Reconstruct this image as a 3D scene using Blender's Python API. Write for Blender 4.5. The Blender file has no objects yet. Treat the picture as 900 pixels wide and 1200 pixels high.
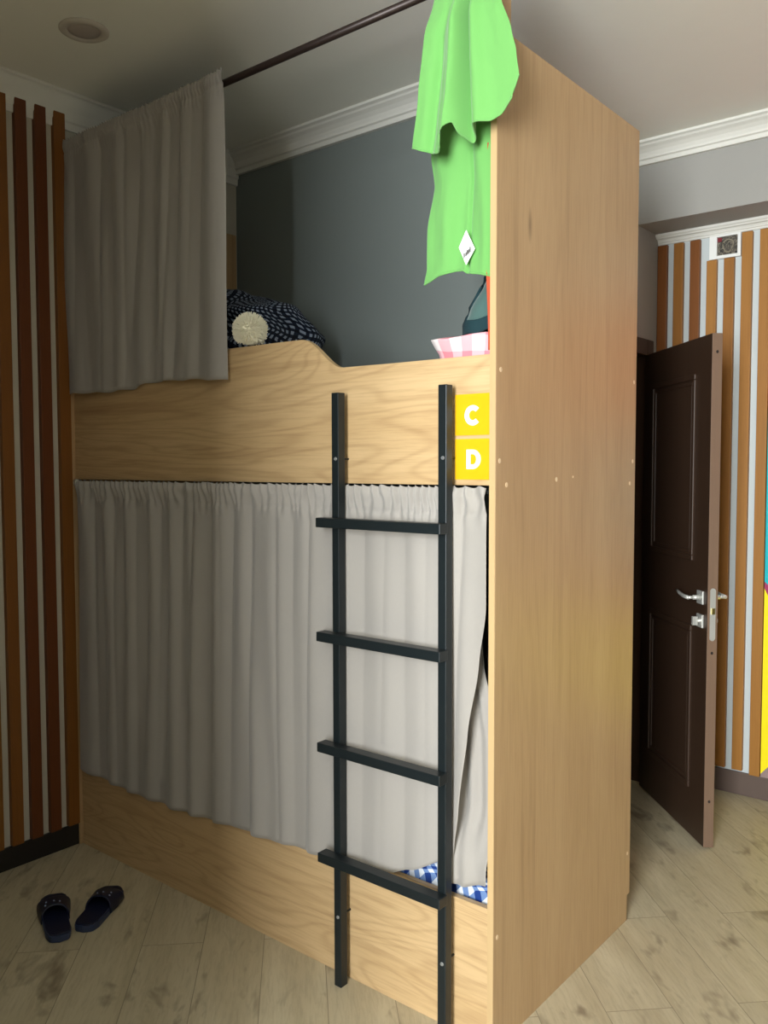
import bpy, bmesh, math, random
from mathutils import Vector, Matrix, noise
random.seed(7)
PI = math.pi
COL = bpy.context.scene.collection

# ------------------------------------------------------------------ helpers
def tag(o, label=None, cat=None, group=None, kind=None):
    if label: o['label'] = label
    if cat: o['category'] = cat
    if group: o['group'] = group
    if kind: o['kind'] = kind
    return o

def thing(name, label, cat, loc=(0, 0, 0), group=None):
    o = bpy.data.objects.new(name, None)
    o.empty_display_size = 0.05
    COL.objects.link(o); o.location = loc
    return tag(o, label, cat, group)

def wloc(o):
    v = Vector((0, 0, 0))
    while o is not None:
        v = v + o.location; o = o.parent
    return v

def obj(name, bm, mats, parent=None, origin=None, smooth=False, bevel=0, solid=0, label=None):
    """geometry is given in world coordinates; the origin goes to `origin` (or the parent's)"""
    if not isinstance(mats, (list, tuple)): mats = [mats]
    base = wloc(parent) if parent else Vector((0, 0, 0))
    org = Vector(origin) if origin is not None else base
    bmesh.ops.translate(bm, verts=bm.verts, vec=-org)
    me = bpy.data.meshes.new(name)
    bm.normal_update(); bm.to_mesh(me); bm.free()
    for m in mats: me.materials.append(m)
    if smooth:
        for p in me.polygons: p.use_smooth = True
    o = bpy.data.objects.new(name, me)
    COL.objects.link(o)
    if parent: o.parent = parent
    o.location = org - base
    if solid:
        s = o.modifiers.new('solid', 'SOLIDIFY'); s.thickness = solid; s.offset = 0
    if bevel:
        b = o.modifiers.new('bevel', 'BEVEL'); b.width = bevel; b.segments = 2
        b.limit_method = 'ANGLE'; b.angle_limit = math.radians(40)
    if label: o['label'] = label
    return o

def struct(name, bm, m, **k):
    o = obj(name, bm, m, **k)
    if o.parent is None: o['kind'] = 'structure'
    return o

def box(bm, x0, x1, y0, y1, z0, z1, mi=0):
    c = [(x, y, z) for x in (x0, x1) for y in (y0, y1) for z in (z0, z1)]
    v = [bm.verts.new(p) for p in c]
    for f in ((0, 1, 3, 2), (4, 6, 7, 5), (0, 4, 5, 1), (2, 3, 7, 6), (0, 2, 6, 4), (1, 5, 7, 3)):
        bm.faces.new([v[i] for i in f]).material_index = mi
    return v
def B(*a):
    bm = bmesh.new(); box(bm, *a); return bm

def prism(bm, pts, d0, d1, f, mi=0):
    """extrude polygon pts (a,b) from d0 to d1; f(a,b,d)->xyz"""
    a = [bm.verts.new(f(p[0], p[1], d0)) for p in pts]
    b = [bm.verts.new(f(p[0], p[1], d1)) for p in pts]
    n = len(pts)
    fs = [bm.faces.new(a[::-1]), bm.faces.new(b)]
    for i in range(n):
        fs.append(bm.faces.new([a[i], a[(i + 1) % n], b[(i + 1) % n], b[i]]))
    for q in fs: q.material_index = mi
    bmesh.ops.recalc_face_normals(bm, faces=bm.faces)

def grid(bm, f, nu, nv, uvs=None, closed_u=False):
    V = [[bm.verts.new(f(i / nu, j / nv)) for i in range(nu + (0 if closed_u else 1))] for j in range(nv + 1)]
    uvl = bm.loops.layers.uv.verify()
    n = nu
    for j in range(nv):
        for i in range(n):
            i2 = (i + 1) % len(V[0]) if closed_u else i + 1
            fc = bm.faces.new([V[j][i], V[j][i2], V[j + 1][i2], V[j + 1][i]])
            if uvs:
                for lp, (a, b) in zip(fc.loops, ((i, j), (i + 1, j), (i + 1, j + 1), (i, j + 1))):
                    lp[uvl].uv = uvs(a / nu, b / nv)
    return V

def tube(bm, path, r, seg=12, cap=True):
    path = [Vector(p) for p in path]
    rings = []
    for i, p in enumerate(path):
        t = (path[min(i + 1, len(path) - 1)] - path[max(i - 1, 0)]).normalized()
        up = Vector((0, 0, 1)) if abs(t.z) < .9 else Vector((1, 0, 0))
        s = t.cross(up).normalized(); u = s.cross(t).normalized()
        rr = r[i] if isinstance(r, (list, tuple)) else r
        rings.append([bm.verts.new(p + (s * math.cos(2 * PI * k / seg) + u * math.sin(2 * PI * k / seg)) * rr) for k in range(seg)])
    for a, b in zip(rings, rings[1:]):
        for k in range(seg):
            bm.faces.new([a[k], a[(k + 1) % seg], b[(k + 1) % seg], b[k]])
    if cap:
        bm.faces.new(rings[0][::-1]); bm.faces.new(rings[-1])
    bmesh.ops.recalc_face_normals(bm, faces=bm.faces)

def interp(tab, t):
    if t <= tab[0][0]: return tab[0][1]
    for (a, va), (b, vb) in zip(tab, tab[1:]):
        if t <= b:
            k = (t - a) / (b - a); k = k * k * (3 - 2 * k) * .5 + k * .5
            return va + (vb - va) * k
    return tab[-1][1]
def sst(a, b, t):
    t = max(0, min(1, (t - a) / (b - a))); return t * t * (3 - 2 * t)
def nz(x, y=0, z=0): return noise.noise(Vector((x, y, z)))

# ------------------------------------------------------------------ materials
def lin(r, g, b):
    f = lambda c: (c / 12.92 if c <= .04045 else ((c + .055) / 1.055) ** 2.4)
    return (f(r / 255), f(g / 255), f(b / 255), 1)

class Nt:
    def __init__(s, name, rough=.6, metal=0, spec=.5):
        s.m = bpy.data.materials.new(name); s.m.use_nodes = True
        s.t = s.m.node_tree; s.b = s.t.nodes['Principled BSDF']
        s.b.inputs['Roughness'].default_value = rough
        s.b.inputs['Metallic'].default_value = metal
        s.b.inputs['Specular IOR Level'].default_value = spec
    def n(s, typ, **k):
        nd = s.t.nodes.new(typ)
        for a, v in k.items():
            if a in nd.inputs: nd.inputs[a].default_value = v
            else: setattr(nd, a, v)
        return nd
    def l(s, a, b): s.t.links.new(a, b)
    def coord(s, scale=(1, 1, 1), rot=(0, 0, 0), loc=(0, 0, 0), out='Object'):
        tc = s.n('ShaderNodeTexCoord'); mp = s.n('ShaderNodeMapping')
        mp.inputs['Scale'].default_value = scale; mp.inputs['Rotation'].default_value = rot
        mp.inputs['Location'].default_value = loc
        s.l(tc.outputs[out], mp.inputs['Vector']); return mp.outputs['Vector']
    def noise(s, vec, scale, detail=3, rough=.55, dist=0):
        nd = s.n('ShaderNodeTexNoise'); s.l(vec, nd.inputs['Vector'])
        nd.inputs['Scale'].default_value = scale; nd.inputs['Detail'].default_value = detail
        nd.inputs['Roughness'].default_value = rough; nd.inputs['Distortion'].default_value = dist
        return nd.outputs['Fac']
    def ramp(s, fac, stops):
        r = s.n('ShaderNodeValToRGB'); e = r.color_ramp.elements
        while len(e) < len(stops): e.new(.5)
        for q, (p, c) in zip(e, stops): q.position = p; q.color = c
        s.l(fac, r.inputs['Fac']); return r.outputs['Color']
    def mix(s, fac, a, b, typ='MIX'):
        m = s.n('ShaderNodeMix', data_type='RGBA', blend_type=typ)
        for idx, v in ((0, fac), (6, a), (7, b)):
            if isinstance(v, (int, float, tuple)): m.inputs[idx].default_value = v
            else: s.l(v, m.inputs[idx])
        return m.outputs[2]
    def math(s, op, a, b=0):
        m = s.n('ShaderNodeMath', operation=op)
        for idx, v in ((0, a), (1, b)):
            if isinstance(v, (int, float)): m.inputs[idx].default_value = v
            else: s.l(v, m.inputs[idx])
        return m.outputs[0]
    def bump(s, h, strength=.3, dist=.002):
        b = s.n('ShaderNodeBump'); b.inputs['Strength'].default_value = strength
        b.inputs['Distance'].default_value = dist
        s.l(h, b.inputs['Height']); s.l(b.outputs['Normal'], s.b.inputs['Normal'])
    def base(s, c):
        if isinstance(c, tuple): s.b.inputs['Base Color'].default_value = c
        else: s.l(c, s.b.inputs['Base Color'])
        return s.m

G = lambda v: (v, v, v, 1)
def flat(name, rgb, rough=.6, metal=0, var=.06, scale=8, spec=.5, bump=0):
    q = Nt(name, rough, metal, spec)
    v = q.coord(); f = q.noise(v, scale, 4)
    c = lin(*rgb)
    q.base(q.mix(f, tuple(x * (1 - var) for x in c[:3]) + (1,), tuple(min(1, x * (1 + var)) for x in c[:3]) + (1,)))
    if bump: q.bump(q.noise(v, scale * 20, 3), bump)
    return q.m

def wood(name, light, dark, streak, axis, rings=.45, rough=.42, seed=0, fine=1.0, contrast=1.0, knots=True, spec=.4):
    q = Nt(name, rough, 0, spec)
    st = {'x': (.32, 2.2, 2.2), 'z': (2.6, 2.6, .30), 'y': (2.2, .3, 2.2)}[axis]
    v = q.coord(st, loc=(seed, seed * 1.7, seed * .6))
    v2 = q.coord(tuple(a * (.45 if a < 1 else 1.5) for a in st), loc=(seed * 2, seed, 3))
    big = q.noise(v, 2.3, 3, .5, .35)
    med = q.noise(v2, 9, 4, .6, .3)
    fin = q.noise(v2, 55 * fine, 3, .6)
    ring = q.math('SINE', q.math('MULTIPLY', q.noise(v, 1.6, 2, .5, .9), 330 * rings))
    ring = q.math('POWER', q.math('ADD', q.math('MULTIPLY', ring, .5), .5), 4.0)
    c = q.mix(q.math('MULTIPLY', big, contrast), lin(*light), lin(*dark))
    c = q.mix(q.math('MULTIPLY', ring, .22 * contrast * min(1, rings * 2)), c, lin(*streak))
    c = q.mix(q.ramp(med, [(.55, G(0)), (.85, G(.5 * contrast))]), c, lin(*streak))
    c = q.mix(q.ramp(fin, [(.45, G(0)), (.85, G(.35 * contrast))]), c, lin(*streak))
    if knots:
        kv = q.coord(tuple(a * (1.6 if a < 1 else .75) for a in st), loc=(seed + 4, 1, seed))
        vo = q.n('ShaderNodeTexVoronoi'); q.l(kv, vo.inputs['Vector']); vo.inputs['Scale'].default_value = 2.4
        k = q.ramp(vo.outputs['Distance'], [(.015, G(.55)), (.06, G(0))])
        c = q.mix(k, c, lin(*[int(a * .72) for a in streak]))
    q.base(c); q.bump(fin, .08, .0006)
    return q.m

OAKL, OAKD, OAKS = (212, 182, 138), (188, 154, 108), (134, 98, 58)
M = {}
M['oak_board'] = wood('oak_board', OAKL, OAKD, OAKS, 'x', rings=.5, seed=1.3)
M['oak_panel'] = wood('oak_panel', (194, 163, 122), (172, 140, 100), (138, 106, 72), 'z', rings=.16, seed=3.1, contrast=1.1)
M['oak_edge'] = wood('oak_edge', (196, 166, 122), (188, 158, 112), (172, 142, 96), 'z', rings=.1, seed=5, contrast=.5, knots=False)
def slat_mat(i, l, d, s): return wood('slat_wood_%d' % i, l, d, s, 'z', rings=.1, seed=i * 2.3, contrast=.7, knots=False, rough=.5)
SL = [slat_mat(1, (156, 104, 44), (138, 88, 32), (104, 62, 22)), slat_mat(2, (132, 78, 30), (114, 64, 22), (82, 44, 16)),
      slat_mat(3, (168, 116, 52), (150, 98, 38), (114, 72, 28))]
SLL = [slat_mat(4, (132, 82, 30), (112, 66, 20), (80, 46, 14)), slat_mat(5, (106, 56, 22), (90, 45, 16), (66, 32, 12)),
       slat_mat(6, (138, 90, 34), (118, 74, 24), (86, 52, 18))]
M['ceiling'] = flat('ceiling_paint', (238, 237, 228), .85, var=.02, bump=.05)
M['mould'] = flat('moulding_plaster', (218, 216, 208), .6, var=.02)
M['gray_wall'] = flat('grey_wall_paint', (118, 125, 122), .8, var=.03, scale=3, bump=.08)
M['left_wall'] = flat('off_white_wall_paint', (186, 180, 164), .8, var=.02, scale=3)
M['blocker_wall'] = flat('dark_blocker_paint', (38, 32, 26), .8, var=.02, scale=3)  # near-black so the added blocker wall bounces little light onto the bed
M['light_wall'] = flat('pale_grey_paint', (156, 154, 149), .8, var=.03, scale=3, bump=.06)
M['white_wall'] = flat('white_wall_paint', (198, 205, 206), .8, var=.02, scale=3)
M['room_wall'] = flat('room_wall_paint', (80, 76, 68), .8, var=.02, scale=3)
M['black_metal'] = flat('black_powder_coat', (22, 29, 31), .4, .1, var=.1, scale=40, spec=.5)
M['black_base'] = flat('black_skirting', (26, 23, 21), .5, var=.1)
M['brown_base'] = flat('brown_skirting', (96, 80, 72), .5, var=.08)
M['rod'] = flat('dark_bronze_rod', (52, 40, 36), .4, .4, var=.1)
M['chrome'] = flat('brushed_chrome', (214, 214, 208), .32, .55, var=.03)
M['brass'] = flat('latch_brass', (214, 200, 130), .3, 1, var=.03)
M['cap'] = flat('screw_cover_cap', (224, 196, 158), .5, var=.03)
M['screw'] = flat('steel_screw', (210, 212, 214), .3, .8, var=.03)
M['door'] = wood('door_wood', (62, 44, 32), (50, 34, 24), (32, 22, 16), 'z', rings=.12, seed=9, contrast=.7, knots=False, rough=.45)
M['door_edge'] = wood('door_edge', (122, 98, 80), (110, 86, 70), (90, 70, 56), 'z', rings=.05, seed=2, contrast=.5, knots=False, rough=.5)
M['hole'] = flat('dark_hole', (30, 22, 18), .8)
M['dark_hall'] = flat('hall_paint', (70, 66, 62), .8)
M['cream'] = flat('cream_yarn', (236, 230, 206), .9, var=.06, scale=30)
M['white'] = flat('white_plastic', (236, 236, 232), .5, var=.02)
M['yellow'] = flat('yellow_plate', (226, 170, 2), .45, var=.02)
M['letter'] = flat('white_vinyl', (250, 250, 248), .5, var=.01)
M['red'] = flat('mural_red', (226, 56, 34), .5, var=.03)
M['teal'] = flat('mural_turquoise', (0, 186, 196), .5, var=.03)
M['mural_yellow'] = flat('mural_yellow', (255, 232, 0), .5, var=.02)
M['magenta'] = flat('mural_plum', (164, 50, 96), .5, var=.03)
M['mauve'] = flat('mural_mauve', (150, 128, 124), .5, var=.03)
M['dark_teal'] = flat('dark_teal_knit', (9, 46, 52), .9, var=.1, scale=60, bump=.3)
M['orange'] = flat('orange_fabric', (186, 80, 48), .9, var=.06, scale=40)
M['slip'] = flat('navy_foam', (10, 17, 44), .45, var=.15, scale=30)
M['slip_rim'] = flat('navy_foam_rim', (40, 52, 80), .45, var=.1, scale=30)
M['pinholes'] = flat('slipper_dots', (150, 165, 200), .6)

def cloth(name, rgb, var=.05, rough=.95, weave=900, trans=0):
    q = Nt(name, rough, 0, .2)
    v = q.coord(); c = lin(*rgb)
    f = q.noise(v, 6, 3); w = q.noise(q.coord((1, 1, .35)), weave * .3, 2)
    a = tuple(x * (1 - var) for x in c[:3]) + (1,); b = tuple(min(1, x * (1 + var)) for x in c[:3]) + (1,)
    q.base(q.mix(q.math('ADD', q.math('MULTIPLY', f, .5), q.math('MULTIPLY', w, .5)), a, b))
    q.b.inputs['Sheen Weight'].default_value = .25
    q.bump(w, .15, .0006)
    if trans:
        q.b.inputs['Transmission Weight'].default_value = 0
        t = q.n('ShaderNodeBsdfTranslucent'); t.inputs['Color'].default_value = c
        ms = q.n('ShaderNodeMixShader'); ms.inputs[0].default_value = trans
        out = q.t.nodes['Material Output']
        q.l(q.b.outputs[0], ms.inputs[1]); q.l(t.outputs[0], ms.inputs[2]); q.l(ms.outputs[0], out.inputs['Surface'])
    return q.m
M['curtain'] = cloth('taupe_curtain_cloth', (160, 154, 147))
M['towel'] = cloth('lime_microfibre', (112, 174, 94), .04, trans=.04)
M['mesh_fab'] = cloth('grey_green_mesh_fabric', (72, 98, 94), .12)
M['mattress'] = cloth('mattress_ticking', (200, 200, 200))

def gingham(name, sq, c_dark, c_mid, c_light, rot=0.3):
    q = Nt(name, .9, 0, .2)
    v = q.coord((1 / sq, 1 / sq, 1), rot=(0, 0, rot), out='UV')
    sp = q.n('ShaderNodeSeparateXYZ'); q.l(v, sp.inputs[0])
    fx = q.math('GREATER_THAN', q.math('PINGPONG', sp.outputs[0], 1), .5)
    fy = q.math('GREATER_THAN', q.math('PINGPONG', sp.outputs[1], 1), .5)
    s = q.math('MULTIPLY', q.math('ADD', fx, fy), .5)
    r = q.ramp(s, [(0, lin(*c_light)), (.4, lin(*c_mid)), (.9, lin(*c_dark))])
    r_node = r.node; r_node.color_ramp.interpolation = 'CONSTANT'
    q.base(r); return q.m
M['gingham'] = gingham('blue_white_gingham', .018, (30, 58, 124), (108, 134, 180), (214, 218, 224), .45)
M['navycheck'] = gingham('navy_white_check', .0195, (10, 14, 26), (22, 30, 46), (132, 142, 158), .2)
M['pinkcheck'] = gingham('pink_white_check', .05, (214, 132, 142), (222, 172, 178), (222, 212, 210), .1)

# floor laminate: diagonal planks
def floor_mat():
    q = Nt('laminate_floor', .3, 0, .45)
    ang = math.radians(45)
    v = q.coord((1, 1, 1), rot=(0, 0, ang))
    br = q.n('ShaderNodeTexBrick'); q.l(v, br.inputs['Vector'])
    br.offset = .37; br.inputs['Scale'].default_value = 1
    br.inputs['Brick Width'].default_value = 1.25; br.inputs['Row Height'].default_value = .19
    br.inputs['Mortar Size'].default_value = .0012; br.inputs['Mortar Smooth'].default_value = .1
    br.inputs['Bias'].default_value = 0
    br.inputs['Color1'].default_value = G(0); br.inputs['Color2'].default_value = G(1); br.inputs['Mortar'].default_value = G(.5)
    off = q.n('ShaderNodeVectorMath', operation='SCALE'); q.l(br.outputs['Color'], off.inputs[0]); off.inputs['Scale'].default_value = 9
    add = q.n('ShaderNodeVectorMath', operation='ADD'); q.l(v, add.inputs[0]); q.l(off.outputs[0], add.inputs[1])
    mp = q.n('ShaderNodeMapping'); mp.inputs['Scale'].default_value = (.9, 7, 1); q.l(add.outputs[0], mp.inputs['Vector'])
    big = q.noise(mp.outputs[0], 1.5, 3, .55, .5)
    fin = q.noise(mp.outputs[0], 14, 4, .65, .4)
    mp2 = q.n('ShaderNodeMapping'); mp2.inputs['Scale'].default_value = (2.2, 5, 1); q.l(add.outputs[0], mp2.inputs['Vector'])
    kn = q.noise(mp2.outputs[0], 2.3, 3, .6, .3)
    c = q.mix(big, lin(208, 197, 168), lin(158, 143, 112))
    c = q.mix(q.math('MULTIPLY', br.outputs['Color'], .3), c, lin(176, 166, 144))
    c = q.mix(q.ramp(fin, [(.45, G(0)), (.8, G(.4))]), c, lin(128, 114, 96))
    c = q.mix(q.ramp(kn, [(.58, G(0)), (.72, G(.65))]), c, lin(96, 80, 64))
    c = q.mix(q.math('MULTIPLY', br.outputs['Fac'], .55), c, lin(70, 58, 46))
    q.base(c); q.bump(fin, .06, .0005)
    q.l(q.ramp(fin, [(.2, G(.36)), (.9, G(.48))]), q.b.inputs['Roughness'])
    return q.m
M['floor'] = floor_mat()

# ------------------------------------------------------------------ dimensions
L, W = 1.94, .832
CEIL = 2.915
WB = .852            # wall behind the bed
XD = 1.475           # wall with the doorway
YS = 2.173           # far slatted wall
XR, YF = 4.4, -4.2   # right wall, window wall
JX, JY = 2.25, -2.0   # corner of the added wall that blocks window light on the left

# ------------------------------------------------------------------ room
struct('floor', B(-.1, XR + .1, YF - .1, YS + .15, -.1, 0), M['floor'])
struct('ceiling', B(-.1, XR + .1, YF - .1, YS + .15, CEIL, CEIL + .1), M['ceiling'])
struct('wall_left', B(-.1, 0, JY, WB + .1, 0, CEIL), M['left_wall'])
struct('wall_back', B(0, XD - .1, WB, WB + .1, 0, CEIL), M['gray_wall'])
bm = bmesh.new()   # doorway wall with its opening
DY0, DY1, DH = 1.27, 2.03, 2.0
box(bm, XD - .1, XD, WB, DY0, 0, CEIL); box(bm, XD - .1, XD, DY1, YS + .1, 0, CEIL); box(bm, XD - .1, XD, DY0, DY1, DH + .012, CEIL)
struct('wall_doorway', bm, M['light_wall'])
struct('wall_far', B(XD, XR + .1, YS, YS + .1, 0, CEIL), M['white_wall'])
struct('wall_right', B(XR, XR + .1, YF, YS, 0, CEIL), M['room_wall'])
bm = bmesh.new()
WX0, WX1, WZ0, WZ1 = 2.75, 3.85, .85, 2.78
box(bm, JX, WX0, YF - .1, YF, 0, CEIL); box(bm, WX1, XR, YF - .1, YF, 0, CEIL)
box(bm, WX0, WX1, YF - .1, YF, 0, WZ0); box(bm, WX0, WX1, YF - .1, YF, WZ1, CEIL)
struct('wall_front', bm, M['room_wall'])
bm = bmesh.new(); box(bm, -.1, JX, JY - .1, JY, 0, CEIL); box(bm, JX - .1, JX, YF, JY - .1, 0, CEIL)
struct('wall_light_blocker', bm, M['blocker_wall'])  # unseen wall, added to shade the left side from the window
bm = bmesh.new()
for a in ((WX0, WX0 + .05, WZ0, WZ1), (WX1 - .05, WX1, WZ0, WZ1), (WX0 + .05, WX1 - .05, WZ0, WZ0 + .05), (WX0 + .05, WX1 - .05, WZ1 - .05, WZ1), ((WX0 + WX1) / 2 - .03, (WX0 + WX1) / 2 + .03, WZ0 + .05, WZ1 - .05)):
    box(bm, a[0], a[1], YF - .07, YF - .02, a[2], a[3])
struct('window_1', bm, M['white'])
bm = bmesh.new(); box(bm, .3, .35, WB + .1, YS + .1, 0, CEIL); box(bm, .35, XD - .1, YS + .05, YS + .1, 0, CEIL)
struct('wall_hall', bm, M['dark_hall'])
struct('wall_soffit', B(XD, XR, 1.921, YS, 2.577, CEIL), M['light_wall'])

# crown mouldings: profile (out, drop)
def crown(name, a, b, n, top, h=.085, w=.085, ext=0):
    """runs from a to b (xy), n = direction out of the wall"""
    k_ = h / .085
    prof = [(0, 0), (w, 0), (w, -.010), (w * .86, -.015), (w * .80, -.021), (w * .62, -.030 * k_), (w * .46, -.042 * k_), (w * .36, -.056 * k_), (w * .34, -.064 * k_), (w * .24, -.068 * k_), (w * .2, -h), (0, -h)]
    bm = bmesh.new()
    A = Vector((a[0], a[1], top)); Bv = Vector((b[0], b[1], top)); N = Vector((n[0], n[1], 0))
    r = [[bm.verts.new(P + N * o + Vector((0, 0, d))) for o, d in prof] for P in (A, Bv)]
    k = len(prof)
    for i in range(k): bm.faces.new([r[0][i], r[0][(i + 1) % k], r[1][(i + 1) % k], r[1][i]])
    bm.faces.new(r[0]); bm.faces.new(r[1][::-1])
    bmesh.ops.recalc_face_normals(bm, faces=bm.faces)
    return struct(name, bm, M['mould'])
crown('trim_1', (0, JY), (0, WB), (1, 0), CEIL, h=.13, w=.055)
crown('trim_2', (.0, WB), (XD, WB), (0, -1), CEIL)
crown('trim_3', (XD, 1.921), (XR, 1.921), (0, -1), CEIL)
crown('trim_4', (XD, YS), (XR, YS), (0, -1), 2.577, h=.045, w=.045)
crown('trim_5', (XR, YF), (XR, 1.921), (-1, 0), CEIL)
# skirting
struct('baseboard_left', B(0, .012, JY, -.012, 0, .085), M['black_base'], bevel=.003)
struct('baseboard_far', B(XD + .012, XR, YS - .012, YS, 0, .105), M['brown_base'], bevel=.003)
struct('baseboard_doorway', B(XD, XD + .012, WB, DY0 - .07, 0, .09), M['black_base'], bevel=.003)
struct('baseboard_right', B(XR - .012, XR, YF, YS - .012, 0, .09), M['brown_base'], bevel=.003)
# door frame
bm = bmesh.new()
box(bm, XD - .105, XD + .012, DY1 - .005, DY1 + .07, 0, DH + .08)
box(bm, XD - .105, XD + .012, DY0 - .065, DY0 + .01, 0, DH + .08)
box(bm, XD - .105, XD + .012, DY0 + .01, DY1 - .005, DH + .006, DH + .08)
struct('trim_6', bm, M['door'], bevel=.004)

# ------------------------------------------------------------------ open door leaf
H = Vector((XD + .022, 1.972, 0)); E2 = Vector((1.957, 1.497, 0))
e = (E2 - H); DL = e.length; e.normalize(); nn = Vector((-e.y, e.x, 0))   # nn: away from camera
if nn.y < 0: nn = -nn
DT = .04
def D(s, d, z): return H + e * s + nn * d + Vector((0, 0, z))
def dbox(bm, s0, s1, d0, d1, z0, z1, mi=0):
    v = [bm.verts.new(D(s, d, z)) for s in (s0, s1) for d in (d0, d1) for z in (z0, z1)]
    for f in ((0, 1, 3, 2), (4, 6, 7, 5), (0, 4, 5, 1), (2, 3, 7, 6), (0, 2, 6, 4), (1, 5, 7, 3)):
        bm.faces.new([v[i] for i in f]).material_index = mi
    bmesh.ops.recalc_face_normals(bm, faces=bm.faces)
bm = bmesh.new(); dbox(bm, 0, DL - .002, 0, DT, .008, DH)
door = struct('door_1', bm, M['door'], origin=H, bevel=.002)
bm = bmesh.new(); dbox(bm, DL - .002, DL, .0, DT, .008, DH)
obj('edge_strip', bm, M['door_edge'], door, bevel=.0008)
for z0, z1 in ((1.12, 1.86), (.2, .86)):
    for side in (0, 1):
        bm = bmesh.new()
        s0, s1 = .1, DL - .13
        for k, (t, h_) in enumerate(((.022, .009), (.012, .005))):
            i = k * .03
            d0, d1 = ((-h_, .001) if side == 0 else (DT - .001, DT + h_))
            a0, a1, b0, b1 = s0 + i, s1 - i, z0 + i, z1 - i
            dbox(bm, a0, a1, d0, d1, b1 - t, b1); dbox(bm, a0, a1, d0, d1, b0, b0 + t)
            dbox(bm, a0, a0 + t, d0, d1, b0 + t, b1 - t); dbox(bm, a1 - t, a1, d0, d1, b0 + t, b1 - t)
        obj('panel_moulding', bm, M['door'], door, bevel=.003)
# lock face plate on the edge
bm = bmesh.new()
pts = []
for k in range(13): a = PI * k / 12; pts.append((DT / 2 + .011 * math.cos(a), 1.016 + .011 * math.sin(a)))
for k in range(13): a = PI + PI * k / 12; pts.append((DT / 2 + .011 * math.cos(a), .834 + .011 * math.sin(a)))
prism(bm, pts, DL, DL + .002, lambda a, b, d: D(d, a, b))
fp = obj('lock_plate', bm, M['chrome'], door, label='long rounded steel lock plate on door edge')
bm = bmesh.new(); dbox(bm, DL + .002, DL + .008, DT / 2 - .006, DT / 2 + .006, .927, .95)
obj('latch', bm, M['brass'], fp)
for z in (.775, .19, 1.93):
    bm = bmesh.new(); prism(bm, [(DT / 2 + .005 * math.cos(t * PI / 6), z + .006 * math.sin(t * PI / 6)) for t in range(12)], DL - .001, DL + .001, lambda a, b, d: D(d, a, b))
    obj('screw_hole', bm, M['hole'], door)
def tubeD(bm, pts, r, seg=12): tube(bm, [D(*p) for p in pts], r, seg)
for sg, d0 in ((-1, 0), (1, DT)):
    s = DL - .055; zc = .985
    bm = bmesh.new(); d1 = d0 + sg * .008
    dbox(bm, s - .025, s + .025, min(d0, d1), max(d0, d1), zc - .026, zc + .026)
    h = obj('door_handle', bm, M['chrome'], door, bevel=.002, label='chrome lever handle on square rose')
    bm = bmesh.new(); tubeD(bm, [(s, d0 + sg * .004, zc), (s, d0 + sg * .035, zc)], .0095)
    tubeD(bm, [(s, d0 + sg * .030, zc), (s, d0 + sg * .056, zc)], .0065)
    tubeD(bm, [(s + .006, d0 + sg * .055, zc), (s - .03, d0 + sg * .057, zc + .001), (s - .075, d0 + sg * .054, zc + .006), (s - .115, d0 + sg * .05, zc + .014)], [.0075, .0075, .007, .005])
    obj('lever', bm, M['chrome'], h, smooth=True)
    bm = bmesh.new(); zc = .893
    dbox(bm, s - .025, s + .025, min(d0, d1), max(d0, d1), zc - .026, zc + .026)
    r = obj('lock_rose', bm, M['chrome'], door, bevel=.002)
    bm = bmesh.new(); tubeD(bm, [(s, d0 + sg * .006, zc), (s, d0 + sg * .018, zc)], .008)
    if sg < 0: dbox(bm, s - .006, s + .006, d0 - .036, d0 - .016, zc - .017, zc + .017)
    else: tubeD(bm, [(s, d0 + .016, zc), (s, d0 + .022, zc)], .014)
    obj('thumb_turn' if sg < 0 else 'key_cylinder', bm, M['chrome'], r)

# ------------------------------------------------------------------ wall slats
ordinal = ['first', 'second', 'third', 'fourth', 'fifth', 'sixth', 'seventh', 'eighth', 'ninth']
for k in range(7):
    y1 = -.014 - .0765 * k; y0 = y1 - .045
    if k == 0: y0, y1 = -.060, -.013
    lab = ('dark wooden slat on left wall, closest to the bunk bed corner' if k == 0 else
           '%s dark wooden slat on left wall counted from the bunk bed' % ordinal[k])
    o = obj('wooden_slat', B(0, .022, y0, y1, .087, 2.893), M and SLL[(0, 1, 1, 0, 2, 1, 0)[k]], origin=(.011, (y0 + y1) / 2, .087), bevel=.002)
    tag(o, lab, 'slat', 'dark vertical slats on the left wall')
for k in range(7):
    x0 = XD + .002 + .0762 * k; x1 = x0 + .045
    top = 2.425 if k in (3, 4) else 2.527
    lab = ['leftmost orange-brown slat on far wall, in the corner by the doorway', 'second orange-brown slat from doorway corner on far wall',
           'third orange-brown slat from doorway corner, just left of the wall vent', 'shortened orange-brown slat under the left half of the wall vent',
           'shortened orange-brown slat under the right half of the wall vent', 'full-height orange-brown slat just right of the wall vent',
           'rightmost orange-brown slat on far wall, touching the colourful mural'][k]
    o = obj('wooden_slat', B(x0, x1, YS - .022, YS, .115 if k < 6 else .105, top), SL[(1, 0, 1, 2, 0, 2, 2)[k]], origin=((x0 + x1) / 2, YS - .011, .11), bevel=.002)
    tag(o, lab, 'slat', 'orange-brown vertical slats on the far wall')

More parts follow.
